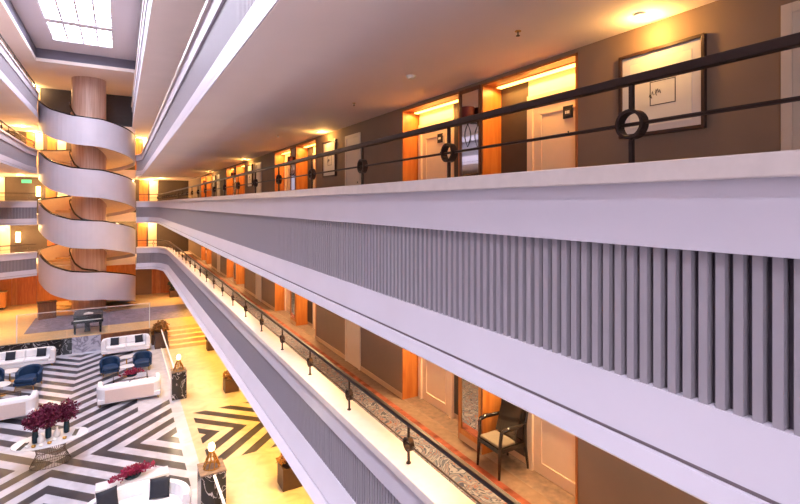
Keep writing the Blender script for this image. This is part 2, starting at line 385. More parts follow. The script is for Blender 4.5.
def recess(k, a, b, t, j, idx):
    top = F[k]+2.5; g = GN[k]; q = ORD[idx]
    tn[0] += 1; e = empty('trim_%d' % tn[0], (0, 0, 0), 0, 'orange timber lining of the %s door recess on the %s, counted from the big picture' % (q, g), 'door lining', None, 'structure')
    bx('side_panel', 'wood_orange', WX-.012, AX+.03, b-.03, b, F[k]+.005, top, e); bx('side_panel', 'wood_orange', WX-.012, AX+.03, a, a+.03, F[k]+.005, top, e)
    bx('head_panel', 'wood_orange', WX-.012, AX+.03, a, b, top-.03, top+.0, e)
    if t == 'a': d0, d1, n0, n1 = a+.14, a+1.06, a+1.17, b-.03
    else: d0, d1, n0, n1 = b-1.06-.04, b-.14-.04, a+.03, b-1.21
    bx('niche_panel', 'wall_dark', AX, AX+.03, n0, n1, F[k]+.11, top-.03, e)
    guest_door(k, d0, d1, 'cream panelled guest door in the %s recess on the %s, counted from the big picture' % (q, g))
    l = empty('light_strip', (AX-.12, (a+b)/2, top-.03), 0, 'glowing warm light strip over the %s door recess of the %s' % (q, g), 'light strip')
    bx('glow_tube', 'strip_glow', -.03, .06, -(b-a)/2+.1, (b-a)/2-.1, -.03, -.012, l); bx('tray', 'wood_orange', -.04, .07, -(b-a)/2+.09, (b-a)/2-.09, -.012, 0, l)
    A = bpy.data.lights.new('strip_light', 'AREA'); A.shape = 'RECTANGLE'; A.size = .12; A.size_y = b-a-.2; A.energy = 20 if k == 1 else 80; A.color = (1, .52, .13) if k == 1 else (1, .7, .36)
    ao = bpy.data.objects.new('strip_light', A); ao.location = (-.02, 0, -.05); ao.rotation_euler = (0, R(14), 0); col.objects.link(ao); ao.parent = l
def pier(k, j):
    g = GN[k]; y = 6.03+PER*j; q = ORD[j]; z = F[k]
    e = empty('wall_mirror', (WX, y, z), 0, 'tall wood-framed wall mirror at the %s pier between paired doors, %s' % (q, g), 'mirror')
    m = MB(); m.box(-.03, 0, -.26, -.22, .12, 2.5); m.box(-.03, 0, .22, .26, .12, 2.5); m.box(-.03, 0, -.22, .22, .12, .2); m.box(-.03, 0, -.22, .22, 2.44, 2.5)
    m.build('frame', 'wood_honey' if k == 0 else 'wood_brown', e, bevel=.004); bx('mirror_glass', 'mirror', -.014, -.004, -.22, .22, .2, 2.44, e)
    s = empty('wall_sconce', (WX-.115, y-.07, z+1.55), 0, 'wall lamp with dark red shade over wire loop at the %s mirror pier, %s' % (q, g), 'wall lamp')
    MB().lathe([(.08, .42), (.1, .42), (.105, .62), (.098, .62), (.09, .43)], 24).build('lamp_shade', 'red_shade', s, smooth=False)
    m = MB()
    for r_ in (0, PI/2):
        for sg in (-1, 1): m.tube([(math.cos(r_)*.065*sg*math.sin(PI*i/12), math.sin(r_)*.065*sg*math.sin(PI*i/12), i/12*.36) for i in range(13)], .005, 5)
    m.build('wire_loop', 'black', s)
    m = MB(); m.tube([(0, 0, .34), (0, 0, .44)], .012, 8); m.tube([(0, 0, .38), (.09, 0, .38)], .009, 6); m.lathe([(.05, -.006), (.05, .006)], 12, (.09, 0, .38)); m.build('bracket', 'iron', s)
for k in (0, 1):
    for i, (a, b, t, j) in enumerate(recs): recess(k, a, b, t, j, i)
    for j in range(4): pier(k, j)
# white service doors and pictures with their spotlights
def service_door(k, j):
    dn[0] += 1; y = 1.45+PER*j; e = empty('door_%d' % dn[0], (WX, y, F[k]), 0, 'plain white service door flush in the taupe wall, %s from the near end, %s' % (ORD[j], GN[k]), 'door', None, 'structure')
    m = MB(); m.box(-.035, 0, -.42, -.34, 0, 2.32); m.box(-.035, 0, .34, .42, 0, 2.32); m.box(-.035, 0, -.34, .34, 2.24, 2.32); m.build('door_frame', 'door_white', e, bevel=.005)
    bx('door_leaf', 'door_white', -.02, 0, -.34, .34, .01, 2.24, e); MB().box(-.03, -.02, -.3, -.27, 1.15, 1.18).build('lock', 'black', e)
def picture(k, j):
    g = GN[k]; y = 2.935+PER*j; big = j == 0 and k == 1
    lab = 'large dark framed print of a small sketch, beside the railing ring, middle gallery' if big else 'dark framed pale print on the taupe wall, %s from the near end, %s' % (ORD[j], g)
    e = empty('framed_picture', (WX, y-.01, F[k]+1.38), 0, lab, 'picture'); h = .90 if k == 1 and j == 0 else .95
    m = MB(); W = .455
    m.box(-.045, 0, -W, -W+.035, 0, h); m.box(-.045, 0, W-.035, W, 0, h); m.box(-.045, 0, -W+.035, W-.035, 0, .035); m.box(-.045, 0, -W+.035, W-.035, h-.035, h); m.build('frame', 'wood_dark', e, bevel=.005)
    bx('mat_board', 'mat_board', -.02, -.004, -W+.035, W-.035, .035, h-.035, e)
    bx('print', 'paper', -.024, -.02, -W+.13, W-.13, .1, h-.12, e)
    m = MB(); a, b, c, d = -.17, .1, .3, .55
    for q in ((a, b, c, c+.008), (a, b, d-.008, d), (a, a+.008, c, d), (b-.008, b, c, d)): m.box(-.027, -.024, *q)
    rnd = random.Random(5)
    for i in range(7):
        yy = -.02+.03*i*.6+rnd.uniform(-.01, .01); zz = .4+rnd.uniform(-.03, .03); m.tube([(-.026, yy, zz), (-.026, yy+.012, zz+.04), (-.026, yy+.02, zz+.01)], .0035, 4)
    m.build('sketch', 'ink', e)
    s = empty('ceiling_spotlight', (4.48, y, F[k]+2.556), 0, 'small ceiling spotlight over the %s, %s' % ('large framed print' if j == 0 else ORD[j]+' framed print', g), 'spotlight')
    m = MB(); m.lathe([(.045, -.02), (.055, -.012), (.055, 0)], 16); m.build('rim', 'plastic_white', s); MB().lathe([(.03, -.024), (.035, -.018)], 14).build('lens', 'lamp_glow', s)
    point('spot_bulb', (.12, 0, -.15), 14 if k == 1 else 45, (1, .52, .13) if k == 1 else (1, .7, .34), s, .03)
for k in (0, 1):
    for j in range(4): service_door(k, j); picture(k, j)
railing(offset(paths[1], -.08), 1, 'dark iron railing with ring posts on the eye-level parapet ledge', 1.665, 1.607-Y0-1.665*4)
railing(offset(paths[0], -.08), 0, 'dark iron railing with ring posts along the yellow-lit lower ledge', 1.665, .55)
railing(offset(lp[2], -.08), 2, 'dark iron railing on the opposite side, one storey above eye level', 1.665, .4)
railing(offset(lp[1], -.08), 1, 'dark iron railing on the opposite side at eye level beside the staircase', 1.665, .4)
railing(offset(lp[0], -.08), 0, 'dark iron railing on the opposite side, one storey below eye level', 1.665, .4)
railing(offset(lp[3], -.08), 3, 'dark iron railing on the opposite side at the topmost gallery', 1.665, .4)
# ceiling fittings over the middle gallery
cz = F[1]+2.556
def P(u, v, z):
    th = math.atan(280/480); t = -z*480/(v-204); r = (u-400)/480
    return (t*(math.sin(th)+r*math.cos(th)), t*(math.cos(th)-r*math.sin(th)))
x, y = P(411, 76, cz); e = empty('smoke_detector', (x, y, cz), 0, 'round white smoke detector on the smooth beige soffit', 'smoke detector')
MB().lathe([(.03, -.045), (.05, -.04), (.06, -.02)], 20).build('sensor_head', 'plastic_white', e, smooth=True); MB().lathe([(.06, -.02), (.075, -.012), (.075, 0)], 20).build('base', 'plastic_white', e)
for (u, v), lab in zip([(354, 103), (518, 31), (278, 135)], ['small sprinkler head on the soffit beyond the smoke detector', 'small sprinkler head on the soffit above the first door recess', 'small sprinkler head on the soffit above the third door recess']):
    x, y = P(u, v, cz); e = empty('sprinkler', (x, y, cz), 0, lab, 'sprinkler', 'soffit sprinklers')
    MB().lathe([(.035, -.006), (.035, 0)], 14).build('rosette', 'brass', e)
    m = MB(); m.tube([(0, 0, 0), (0, 0, -.05)], .008, 6); m.lathe([(.022, -.056), (.022, -.05)], 10); m.build('deflector', 'bronze_wire', e)
# soffit downlights over the lower ledge
for i in range(12):
    y = 1.0+3.3*i
    e = empty('soffit_downlight', (3.25, y, SOF[1]), 0, 'recessed soffit downlight over the lower ledge, %s from the near end' % ORD[i], 'downlight')
    MB().lathe([(.05, -.008), (.065, -.004), (.065, 0)], 16).build('rim', 'plastic_white', e); MB().lathe([(.045, -.01), (.045, -.002)], 14).build('lens', 'lamp_glow', e)
    point('downlight_beam', (0, 0, -.04), 62, (1, .38, .02), e, .04, 'SPOT', (0, 0, 0), 95, .8)
# ------------------------------------------------------------------ lobby
e = struct('floor', 'lobby_marble', (-9.5, 7.5, Y0, 30.75, LOB-.3, LOB), 'polished marble lobby floor with black and white chevron stripes', 'floor')
struct('wall_left', 'wall_taupe', (-9.7, -9.5, Y0, ENDY, LOB, 8.3), 'taupe outer wall behind the opposite galleries', 'wall')
struct('wall_right_lobby', 'wood_honey', (7.5, 7.7, Y0, ENDY, LOB-.3, SOF[0]), 'honey timber wall of the lobby under the galleries', 'wall')
struct('ceiling_lobby', 'soffit', (5.3, 7.7, Y0, ENDY+.3, SOF[0], SOF[0]+.2), 'lobby ceiling strip behind the lower gallery wall', 'ceiling')
struct('stage_floor', 'stage_wood', (-9.5, 7.5, 30.75, ENDY, LOB-.3, STG), 'raised pale golden stage floor around the staircase foot', 'floor')
struct('stage_carpet_floor', 'purple_carpet', (-4.5, 4.6, 32.7, 36.9, STG, STG+.012), 'greyish purple carpet laid on the raised stage', 'carpet')
struct('trim_90', 'black_marble', (-5.2, -2.2, 30.69, 30.75, LOB, STG-.03), 'black veined marble face of the stage behind the corner sofa', 'stage face')
struct('trim_91', 'grey_marble', (-2.2, -.9, 30.69, 30.75, LOB, STG-.03), 'polished grey marble face of the stage under the piano', 'stage face')
struct('trim_92', 'wood_brown', (-.9, 1.45, 30.69, 30.75, LOB, STG-.03), 'brown timber face of the stage behind the two-cushion sofa', 'stage face')
m = MB(); n = 5
for i in range(n): m.box(2.32, 4.9, 30.74-.36*(n-i), 30.74, LOB+(STG-LOB)/n*i, LOB+(STG-LOB)/n*(i+1)-.001)
tag(m.build('stage_steps', 'stage_wood'), 'broad golden steps leading from the lobby up to the stage', 'steps', None, 'structure')
# end wall with lit recesses
m = MB(); m.box(-9.5, 7.5, ENDY, ENDY+.3, LOB, SOF[0]); tag(m.build('wall_end_lobby', 'wood_honey'), 'honey timber end wall of the lobby behind the staircase foot', 'wall', None, 'structure')
for k in range(4):
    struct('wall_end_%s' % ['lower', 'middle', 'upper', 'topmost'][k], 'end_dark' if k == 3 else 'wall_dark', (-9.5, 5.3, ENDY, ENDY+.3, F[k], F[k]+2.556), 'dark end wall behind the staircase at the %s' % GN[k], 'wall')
def end_bay(k, x0, x1, label, glow=55):
    dn[0] += 1; e = empty('door_%d' % dn[0], (x0, ENDY, F[k]), 0, label, 'door', None, 'structure'); W = x1-x0
    bx('timber_panel', 'wood_orange', 0, W*.45, -.05, 0, 0, 2.5, e); bx('dark_reveal', 'wall_dark', W*.45, W*.55, -.03, 0, 0, 2.5, e)
    bx('door_leaf', 'door_cream', W*.55, W, -.04, 0, 0, 2.2, e); bx('door_head', 'door_cream', W*.55, W, -.05, 0, 2.2, 2.5, e)
    l = empty('light_strip', (x0+W/2, ENDY-.35, F[k]+2.55), 0, 'light strip over the '+label.replace('the opposite side', 'that side').replace('in the dark end wall', 'there'), 'light strip'); bx('glow_tube', 'strip_glow', -W/2, W/2, -.03, .03, -.03, -.01, l); bx('tray', 'wood_orange', -W/2, W/2, -.04, .04, -.01, 0, l)
    point('strip_bulb', (0, -.1, -.12), glow*1.5, WARM, l, .1)
bays = [(1, 1.3, 2.6, 'orange and cream door bay at the end wall, middle gallery corner'), (1, -4.6, -3.3, 'lit orange door bay seen past the staircase at the middle gallery'), (1, -8.0, -6.9, 'lit cream door bay at the middle gallery beyond the exit sign'),
        (0, 1.2, 2.5, 'orange and cream door bay at the end wall, lower gallery corner'), (0, -4.5, -3.4, 'lit orange door bay seen past the staircase at the lower gallery'), (0, -7.8, -6.6, 'orange door bay, lower gallery, opposite side'),
        (2, -5.7, -4.75, 'bright yellow door bay at the upper gallery beside the opposite railing'), (2, -4.5, -3.4, 'bright yellow door bay seen past the staircase at the upper gallery'), (2, 1.0, 2.0, 'narrow lit door bay at the upper gallery beside the soffit'),
        (3, -5.6, -4.9, 'small lit door bay at the topmost gallery in the dark end wall')]
for b in bays: end_bay(*b)
for k, x, lab in ((1, -5.0, 'glowing cylinder wall lamp beside the exit sign'), (0, -6.13, 'glowing cylinder wall lamp on the dark lower end wall')):
    e = empty('cylinder_lamp', (x, ENDY-.2, F[k]+1.2), 0, lab, 'wall lamp'); MB().lathe([(.13, 0), (.13, .7)], 18).build('glow_shade', 'lamp_glow', e, smooth=False)
    MB().lathe([(.15, -.04), (.15, 0)], 18).build('base', 'bronze_wire', e); bx('bracket', 'bronze_wire', -.03, .03, .1, .2, .3, .4, e); point('bulb', (0, -.3, .35), 22, SOFT, e, .1)
e = empty('exit_sign', (-5.65, ENDY-.3, F[1]+2.12), 0, 'small glowing green exit sign hanging before the dark end wall', 'exit sign')
bx('sign_box', 'exit_green', -.28, .28, -.03, .03, 0, .24, e); m = MB(); m.box(-.2, -.18, -.01, .01, .24, .44); m.box(.18, .2, -.01, .01, .24, .44); m.build('hanger', 'iron', e)
# warm ceiling lights on the end walkways
def ceil_light(x, y, z, p, lab, c=WARM, spot=None):
    e = empty('ceiling_downlight', (x, y, z), 0, lab, 'downlight'); MB().lathe([(.07, -.01), (.09, -.004), (.09, 0)], 16).build('rim', 'plastic_white', e); MB().lathe([(.06, -.014), (.06, -.002)], 14).build('lens', 'lamp_glow', e)
    if spot: point('beam', (0, 0, -.05), p, c, e, .22, 'SPOT', (0, 0, 0), spot, .8)
    else: point('bulb', (0, 0, -.16), p, c, e, .07)
for k in (0, 1, 2):
    for x, t in ((.35, 'added to light the stair, corner side'), (-3.9, 'added to light the stair, landing side'), (-7.2, 'above the far end of the opposite side'), (-5.6, 'beside the staircase landing'), (2.6, 'above the corner of the walkway')):  # the two passage lights are added to brighten the stair underside
        ceil_light(x, 41.5 if x in (.35, -3.9) else 39.6, F[k]+2.556, 80, 'warm ceiling downlight of the %s, %s' % (GN[k], t))
# lobby ceiling downlights (under the lower gallery slab)
for i, y in enumerate((9, 12.5, 16, 19.5, 23, 26.5, 29.5, 33)):
    ceil_light(4.3, y, SOF[0], 620, 'amber ceiling downlight under the lower gallery, %s from the near end' % ORD[i], AMBER, 120)
for i, (x, y) in enumerate(((3.4, 38.9), (-5.6, 39.2), (-7.6, 37.6), (-2, 41.7), (-6.6, 33.5))):
    ceil_light(x, y, SOF[0], 330, 'warm ceiling downlight above the stage, %s from the plant corner' % ORD[i], WARM, 130)
# lobby end-wall features under the lower gallery
for x0, x1, mt, lab in ((-8.6, -6.5, 'wood_honey', 'broad honey timber panel at the lobby end wall'), (-6.2, -5.1, 'wood_orange', 'orange timber panel at the lobby end wall beside the honey panel'), (1.05, 2.15, 'wall_taupe', 'olive taupe panel at the lobby end wall beside the staircase'), (2.2, 2.45, 'wood_orange', 'slim orange timber pilaster at the lobby end wall'), (2.75, 3.4, 'wood_orange', 'orange timber panel at the lobby end wall beside the dark plant')):
    tn[0] += 1; struct('trim_%d' % (tn[0]+100), mt, (x0, x1, ENDY-.12, ENDY, STG, SOF[0]), lab, 'wall panel')
e = empty('reception_counter', (-7.9, 41.2, STG), 0, 'honey timber counter with dark plinth before the lobby end wall', 'counter')
bx('counter_body', 'wood_honey', -1.5, 1.3, -.3, .3, .15, 1.15, e, .01); bx('plinth', 'black', -1.4, 1.2, -.25, .25, 0, .15, e); bx('counter_top', 'stage_wood', -1.55, 1.35, -.35, .35, 1.15, 1.2, e, .01)
# ------------------------------------------------------------------ spiral staircase
SX, SY = -1.78, 38.2
st = empty('spiral_staircase', (SX, SY, STG), 0, 'white spiral staircase winding around a pink timber column at the atrium end', 'staircase')
MB().lathe([(.98, 0), (.98, 8.3-STG)], 48).build('column', 'column_veneer', st, smooth=False)
DROP = [(0, 0), (.06, .28), (.13, .85), (.2, 1.2), (.25, 1.28), (.3, 1.33), (.4, 1.7), (.5, 2.1), (.7, 2.65), (.9, 3.05), (1, 3.2)]
def zs(s):
    f = s % 1; d = 0
    for (a, x), (b, y) in zip(DROP, DROP[1:]):
        if a <= f <= b: d = x+(y-x)*(f-a)/(b-a); break
    return F[3]-3.2*math.floor(s)-d-STG
def ang(s): return PI+2*PI*s
NS = 64
def helix(r0, r1, a0, a1, s0=0, s1=4, clip=0):
    m = MB(); n = int((s1-s0)*NS); vs = []
    for i in range(n+1):
        s = s0+(s1-s0)*i/n; z = zs(min(s, 3.9999)); c, d = math.cos(ang(s)), math.sin(ang(s))
        lo, hi = max(clip, z+a0), max(clip+.002, z+a1)
        vs += [(r0*c, r0*d, lo), (r1*c, r1*d, lo), (r1*c, r1*d, hi), (r0*c, r0*d, hi)]
    fs = [(i*4+q, i*4+(q+1) % 4, i*4+4+(q+1) % 4, i*4+4+q) for i in range(n) for q in range(4)]+[(0, 1, 2, 3), (n*4, n*4+1, n*4+2, n*4+3)]
    return m.add(vs, fs)
helix(2.62, 2.72, -.84, .88, 0, 3.8).build('outer_parapet', 'parapet_white', st, smooth=False)
helix(2.612, 2.62, -.3, .86, 0, 3.8).build('parapet_lining', 'stair_in', st)
helix(2.615, 2.735, .88, .95, 0, 3.8).build('handrail', 'ebony', st)
helix(.98, 1.04, -.6, .3, 0, 3.95).build('inner_stringer', 'column_pink', st)
helix(1.05, 1.11, .82, .92, 0, 3.95).build('inner_handrail', 'ebony', st)
helix(1.0, 2.63, -.62, -.28, 0, 3.97).build('ramp_soffit', 'stair_in', st)
m = MB(); T = 18
for i in range(4*T-1):
    s0, s1 = i/T, (i+1)/T; z = zs(s0+.5/T); a, b = ang(s0), ang(s1); vs = []
    for q in (a, b):
        for r in (1.03, 2.62): vs += [(r*math.cos(q), r*math.sin(q), max(0, z-.3)), (r*math.cos(q), r*math.sin(q), max(.01, z))]
    m.add(vs, [(0, 2, 3, 1), (4, 5, 7, 6), (0, 1, 5, 4), (2, 6, 7, 3), (1, 3, 7, 5), (0, 4, 6, 2)])
m.build('treads', 'stage_wood', st)
for k in (0, 1, 2, 3):
    bx('landing', 'soffit', -2.7, -2.2, -.4, 1.2, F[k]-STG-.3, F[k]-STG, st)
# ------------------------------------------------------------------ roof and skylight
RZ = 8.3; CZ = 9.05
cx0, cx1, cy1 = -4.2, .85, 34.65
m = MB(); m.box(-9.7, cx0, Y0, ENDY+.3, RZ, RZ+.2); m.box(cx1, 5.3, Y0, ENDY+.3, RZ, RZ+.2); m.box(cx0, cx1, cy1, ENDY+.3, RZ, RZ+.2)
tag(m.build('ceiling', 'soffit'), 'flat pale ceiling around the skylight coffer', 'ceiling', None, 'structure')
m = MB(); m.box(cx0-.15, cx0, Y0, cy1, RZ+.2, CZ+.1); m.box(cx1, cx1+.15, Y0, cy1, RZ+.2, CZ+.1); m.box(cx0-.15, cx1+.15, cy1, cy1+.15, RZ+.2, CZ+.1)
tag(m.build('trim_93', 'coffer_dark'), 'dark grey upstand band around the skylight coffer', 'coffer band', None, 'structure')
sx0, sx1, sy1 = -3.2, -.35, 32.45
m = MB(); m.box(cx0-.15, sx0, Y0, cy1, CZ, CZ+.12); m.box(sx1, cx1+.15, Y0, cy1, CZ, CZ+.12); m.box(sx0, sx1, sy1, cy1, CZ, CZ+.12)
beams = [29.2-6.5*i for i in range(6)]
for b in beams: m.box(sx0, sx1, b-.28, b+.28, CZ, CZ+.12)
tag(m.build('ceiling_coffer', 'coffer'), 'pale grey coffer ceiling framing the bright skylight', 'ceiling', None, 'structure')
edges = [sy1]+[q for b in beams for q in (b+.28, b-.28)]
for i in range(len(beams)):
    y1, y0 = edges[2*i], edges[2*i+1]
    e = empty('window_%d' % (i+1), (0, 0, CZ), 0, 'bright skylight panel in the coffer, %s from the staircase' % ORD[i], 'skylight', None, 'structure')
    m = MB(); nx = 4
    for q in range(nx+1): x = sx0+(sx1-sx0)*q/nx; m.box(x-.045, x+.045, y0, y1, .03, .11)
    ny = max(2, round((y1-y0)/.75))
    for q in range(ny+1): y = y0+(y1-y0)*q/ny; m.box(sx0, sx1, y-.03, y+.03, .06, .1)
    m.build('glazing_bars', 'parapet_white', e); bx('glazing', 'sky_glass', sx0, sx1, y0, y1, .12, .13, e)
m = MB(); m.box(-9.7, -6, Y0-.2, Y0, LOB, CZ+.2); m.box(-4.2, 7.7, Y0-.2, Y0, LOB, CZ+.2); m.box(-6, -4.2, Y0-.2, Y0, LOB, -4); m.box(-6, -4.2, Y0-.2, Y0, 6, CZ+.2)
tag(m.build('wall_near', 'parapet_white'), 'pale near end wall of the atrium behind the viewer', 'wall', None, 'structure')
e = empty('window_9', (-5.1, Y0-.1, -4), 0, 'tall window added behind the viewer to light the near parapets', 'window', None, 'structure')  # unseen opening, added so daylight fills the near parapets
m = MB()
for i in range(4): x = -.9+1.8*i/3; m.box(x-.04, x+.04, -.05, .05, 0, 10)
for i in range(6): z = 2*i; m.box(-.9, .9, -.05, .05, z-.04, z+.04)
m.build('window_frame', 'iron', e); bx('pane', 'sky_glass', -.9, .9, -.005, .005, 0, 10, e)
# ------------------------------------------------------------------ corridor chair
def armchair_wood():
    e = empty('wooden_armchair', (4.85, 5.31, F[0]+.008), 0, 'ebony armchair with beige seat in the first door recess of the lower gallery', 'chair')
    # faces -X: front at x=-.28, back at x=+.26
    m = MB(); m.box(-.27, .04, -.21, .21, .41, .452); m.build('seat', 'seat_beige', e, bevel=.015)
    m = MB(); m.box(-.275, .22, -.235, -.2, .35, .41); m.box(-.275, .22, .2, .235, .35, .41); m.box(-.285, -.25, -.235, .235, .35, .41); m.box(.19, .22, -.235, .235, .35, .41); m.build('seat_rail', 'ebony', e)
    for y in (-.225, .225):
        s = 1 if y > 0 else -1
        MB().tube([(-.29, y*1.03, 0), (-.268, y, .38), (-.26, y, .5), (-.25, y*1.06, .64), (-.215, y*1.09, .665)], [.018, .027, .026, .025, .025], 8).build('front_leg', 'ebony', e, smooth=True)
        MB().tube([(.285, y*.95, 0), (.21, y*.95, .4), (.215, y*.95, .6), (.28, y*.95, .98)], [.018, .028, .026, .02], 8).build('rear_leg', 'ebony', e, smooth=True)
        MB().tube([(-.235, y*1.08, .66), (-.12, y*1.12, .68), (.05, y*1.1, .67), (.225, y*.97, .68)], [.028, .034, .028, .02], 8).build('armrest', 'ebony', e, smooth=True)
    m = MB(); n = 10
    for i in range(n):
        pass
    vs = []
    for i in range(n+1):
        y = -.205+.41*i/n; bow = .03*(1-(2*i/n-1)**2)
        for z, x in ((.46, .05), (.98, .21)): vs += [(x+bow-.02, y, z), (x+bow+.02, y, z)]
    fs = []
    for i in range(n):
        o = i*4; fs += [(o, o+4, o+6, o+2), (o+1, o+3, o+7, o+5), (o, o+1, o+5, o+4), (o+2, o+6, o+7, o+3)]
    fs += [(0, 2, 3, 1), (n*4, n*4+1, n*4+3, n*4+2)]
    m.add(vs, fs).build('backrest', 'ebony', e)
armchair_wood()
# ------------------------------------------------------------------ lobby furniture
def sofa(name, loc, rz, wdt, dep, label, m_main='sofa_white', m_back='sofa_white', group=None, seats=2, panel=False):
    e = empty(name, loc, rz, label, 'sofa', group); h = wdt/2     # faces -Y, origin at centre
    d = dep/2
    m = MB(); m.box(-h+.05, h-.05, -d+.03, d-.03, .12, .3); m.build('base', m_back, e, bevel=.03)
    # back and arms: one padded rail curving round the ends
    pts = arc_path([(-h+.12, -d+.1), (-h+.12, d-.12), (h-.12, d-.12), (h-.12, -d+.1)], .35, 8)
    m = MB(); m.sweep([(-.1, .14), (.1, .14), (.11, .68), (.06, .78), (-.06, .78), (-.11, .68)], pts); m.build('backrest', m_back, e, smooth=False, bevel=.02)
    if panel: tagp = bx('back_panel', 'sofa_pink', -h+.3, h-.3, d-.02, d+.008, .17, .66, e, .006); tagp['label'] = 'blush upholstered back panel'
    for i in range(seats):
        x0 = -h+.24+(wdt-.48)*i/seats; x1 = -h+.24+(wdt-.48)*(i+1)/seats
        bx('seat_cushion', m_main, x0+.008, x1-.008, -d+.02, d-.24, .3, .44, e, .04); bx('back_cushion', m_main, x0+.01, x1-.01, d-.36, d-.22, .44, .8, e, .05)
    for sx in (-1, 1):
        for sy in (-1, 1): MB().tube([(sx*(h-.16), sy*(d-.12), .13), (sx*(h-.13), sy*(d-.09), 0)], [.024, .014], 8).build('leg', 'brass', e)
    return e
def pillow(x, y, z, rz, tilt, label, s=.44):
    m = MB(); n = 12; vs = []; fs = []
    for side in (1, -1):
        for i in range(n+1):
            for j in range(n+1):
                a, b = 2*i/n-1, 2*j/n-1; t = .09*max(0, (1-a**4)*(1-b**4))**.5
                k = 1-.05*(1-a*a)*(abs(b) > .99)-.05*(1-b*b)*(abs(a) > .99)
                vs.append((a*s/2*k, side*t, b*s/2*k+s/2))
    N = (n+1)**2
    for sd in (0, 1):
        for i in range(n):
            for j in range(n): q = sd*N+i*(n+1)+j; fs.append((q, q+1, q+n+2, q+n+1))
    o = m.add(vs, fs).build('throw_pillow', 'navy_cushion', None, smooth=True); o.location = (x, y, z); o.rotation_euler = (tilt, 0, rz)
    bm = bmesh.new(); bm.from_mesh(o.data); bmesh.ops.remove_doubles(bm, verts=bm.verts, dist=.004); bm.to_mesh(o.data); bm.free()
    return tag(o, label, 'cushion', 'navy throw pillows on the white sofas')
def tub_chair(loc, rz, label):
    e = empty('lounge_chair', loc, rz, label, 'armchair', 'blue velvet armchairs in the lobby')       # faces -Y
    n = 20; vs = []; m = MB()
    for i in range(n+1):
        a = R(-25)+R(230)*i/n; t = abs(2*i/n-1); hz = .78-.2*t**2.2
        for r, z in ((.38, .2), (.40, hz-.03), (.37, hz), (.31, hz-.03), (.30, .2)): vs.append((r*1.05*math.cos(a), r*math.sin(a)+.02, z))
    fs = [(i*5+q, i*5+(q+1) % 5, i*5+5+(q+1) % 5, i*5+5+q) for i in range(n) for q in range(5)]+[(0, 1, 2, 3, 4), tuple(n*5+q for q in (4, 3, 2, 1, 0))]
    m.add(vs, fs).build('backrest', 'velvet_blue', e, smooth=False)
    poly = [(.33*1.05*math.cos(R(-60+30*i)), .31*math.sin(R(-60+30*i))+.02) for i in range(11)]
    poly = [(-.33, -.4), (.33, -.4)]+[(.34*math.cos(R(10+20*i)), .33*math.sin(R(10+20*i))+.0) for i in range(9)]
    MB().prism(poly, .2, .3).build('seat_base', 'velvet_blue', e, bevel=.02); MB().prism([(x*.95, y*.97-.01) for x, y in poly], .3, .45).build('seat_cushion', 'velvet_blue', e, bevel=.045)
    for sx in (-1, 1):
        for y in (-.3, .25): MB().tube([(sx*.27, y, .21), (sx*.31, y*1.1, 0)], [.02, .012], 8).build('leg', 'brass', e)
    return e
def side_table(loc, r, h, label):
    e = empty('round_table', loc, 0, label, 'side table', 'white round side tables')
    MB().lathe([(r-.02, h-.035), (r, h-.025), (r, h-.005), (r-.01, h)], 32).build('table_top', 'table_white', e); MB().lathe([(r*.6, 0), (r*.6, .015), (.03, .03), (.025, h-.035)], 20).build('pedestal', 'brass', e)
    return e
def leaf_cluster(m, c, rx, rz, n, size, rnd, stem_from=None):
    for i in range(n):
        a = rnd.uniform(0, 2*PI); q = rnd.random()**.45; el = rnd.uniform(-1, 1)
        p = Vector((c[0]+rx*q*math.cos(a)*math.sqrt(1-el*el), c[1]+rx*q*math.sin(a)*math.sqrt(1-el*el), c[2]+rz*q*el))
        d = Vector((rnd.uniform(-1, 1), rnd.uniform(-1, 1), rnd.uniform(-.3, 1))).normalized(); s = d.orthogonal().normalized(); s = Matrix.Rotation(rnd.uniform(0, 6), 3, d) @ s
        L = size*rnd.uniform(.7, 1.3); w_ = L*.34; nn = d.cross(s)*w_*.35
        m.add([p, p+d*L*.5+s*w_+nn, p+d*L, p+d*L*.5-s*w_+nn], [(0, 1, 2), (0, 2, 3)])
def flower_vase(loc, label, seed, r=.4, hh=.34, n=900):
    e = empty('flower_vase', loc, 0, label, 'flower vase', 'vases of burgundy leaves on the oval table')
    MB().lathe([(.06, 0), (.08, .02), (.085, .2), (.07, .34), (.075, .36), (.065, .36), (.06, .3)], 20).build('vase', 'vase_teal', e, smooth=True)
    rnd = random.Random(seed); m = MB()
    for i in range(16):
        a = rnd.uniform(0, 6.28); q = rnd.uniform(.3, .9); m.tube([(0, 0, .25), (r*.4*q*math.cos(a), r*.4*q*math.sin(a), .5), (r*q*math.cos(a), r*q*math.sin(a), .62+hh*rnd.uniform(-.3, .8))], .006, 4)
    m.build('stems', 'foliage_red', e); m = MB(); leaf_cluster(m, (0, 0, .66), r, hh, n, .095, rnd); m.build('foliage', 'foliage_red', e)
def flower_spray(loc, rz, L, label, seed, n=320):
    e = empty('flower_arrangement', loc, rz, label, 'flower arrangement'); rnd = random.Random(seed)
    MB().lathe([(.1, 0), (.14, .05), (.13, .08), (.09, .03)], 18, sx=1.5, sy=.8).build('bowl', 'vase_teal', e, smooth=True)
    m = MB()
    for i in range(n):
        x = max(-.5*L, min(.5*L, rnd.gauss(0, L*.24))); z = .1+.2*rnd.random()*math.exp(-(x/L*2.2)**2); y = max(-.12, min(.12, rnd.gauss(0, .07))); leaf_cluster(m, (x, y, z), .03, .03, 2, .07, rnd)
    m.build('blooms', 'foliage_pink', e)
    m = MB()
    for i in range(10): x = L*.5*(2*i/9-1); m.tube([(0, 0, .06), (x*.5, rnd.uniform(-.08, .08), .16), (x, rnd.uniform(-.1, .1), .1)], .005, 4)
    m.build('stems', 'foliage_green', e)
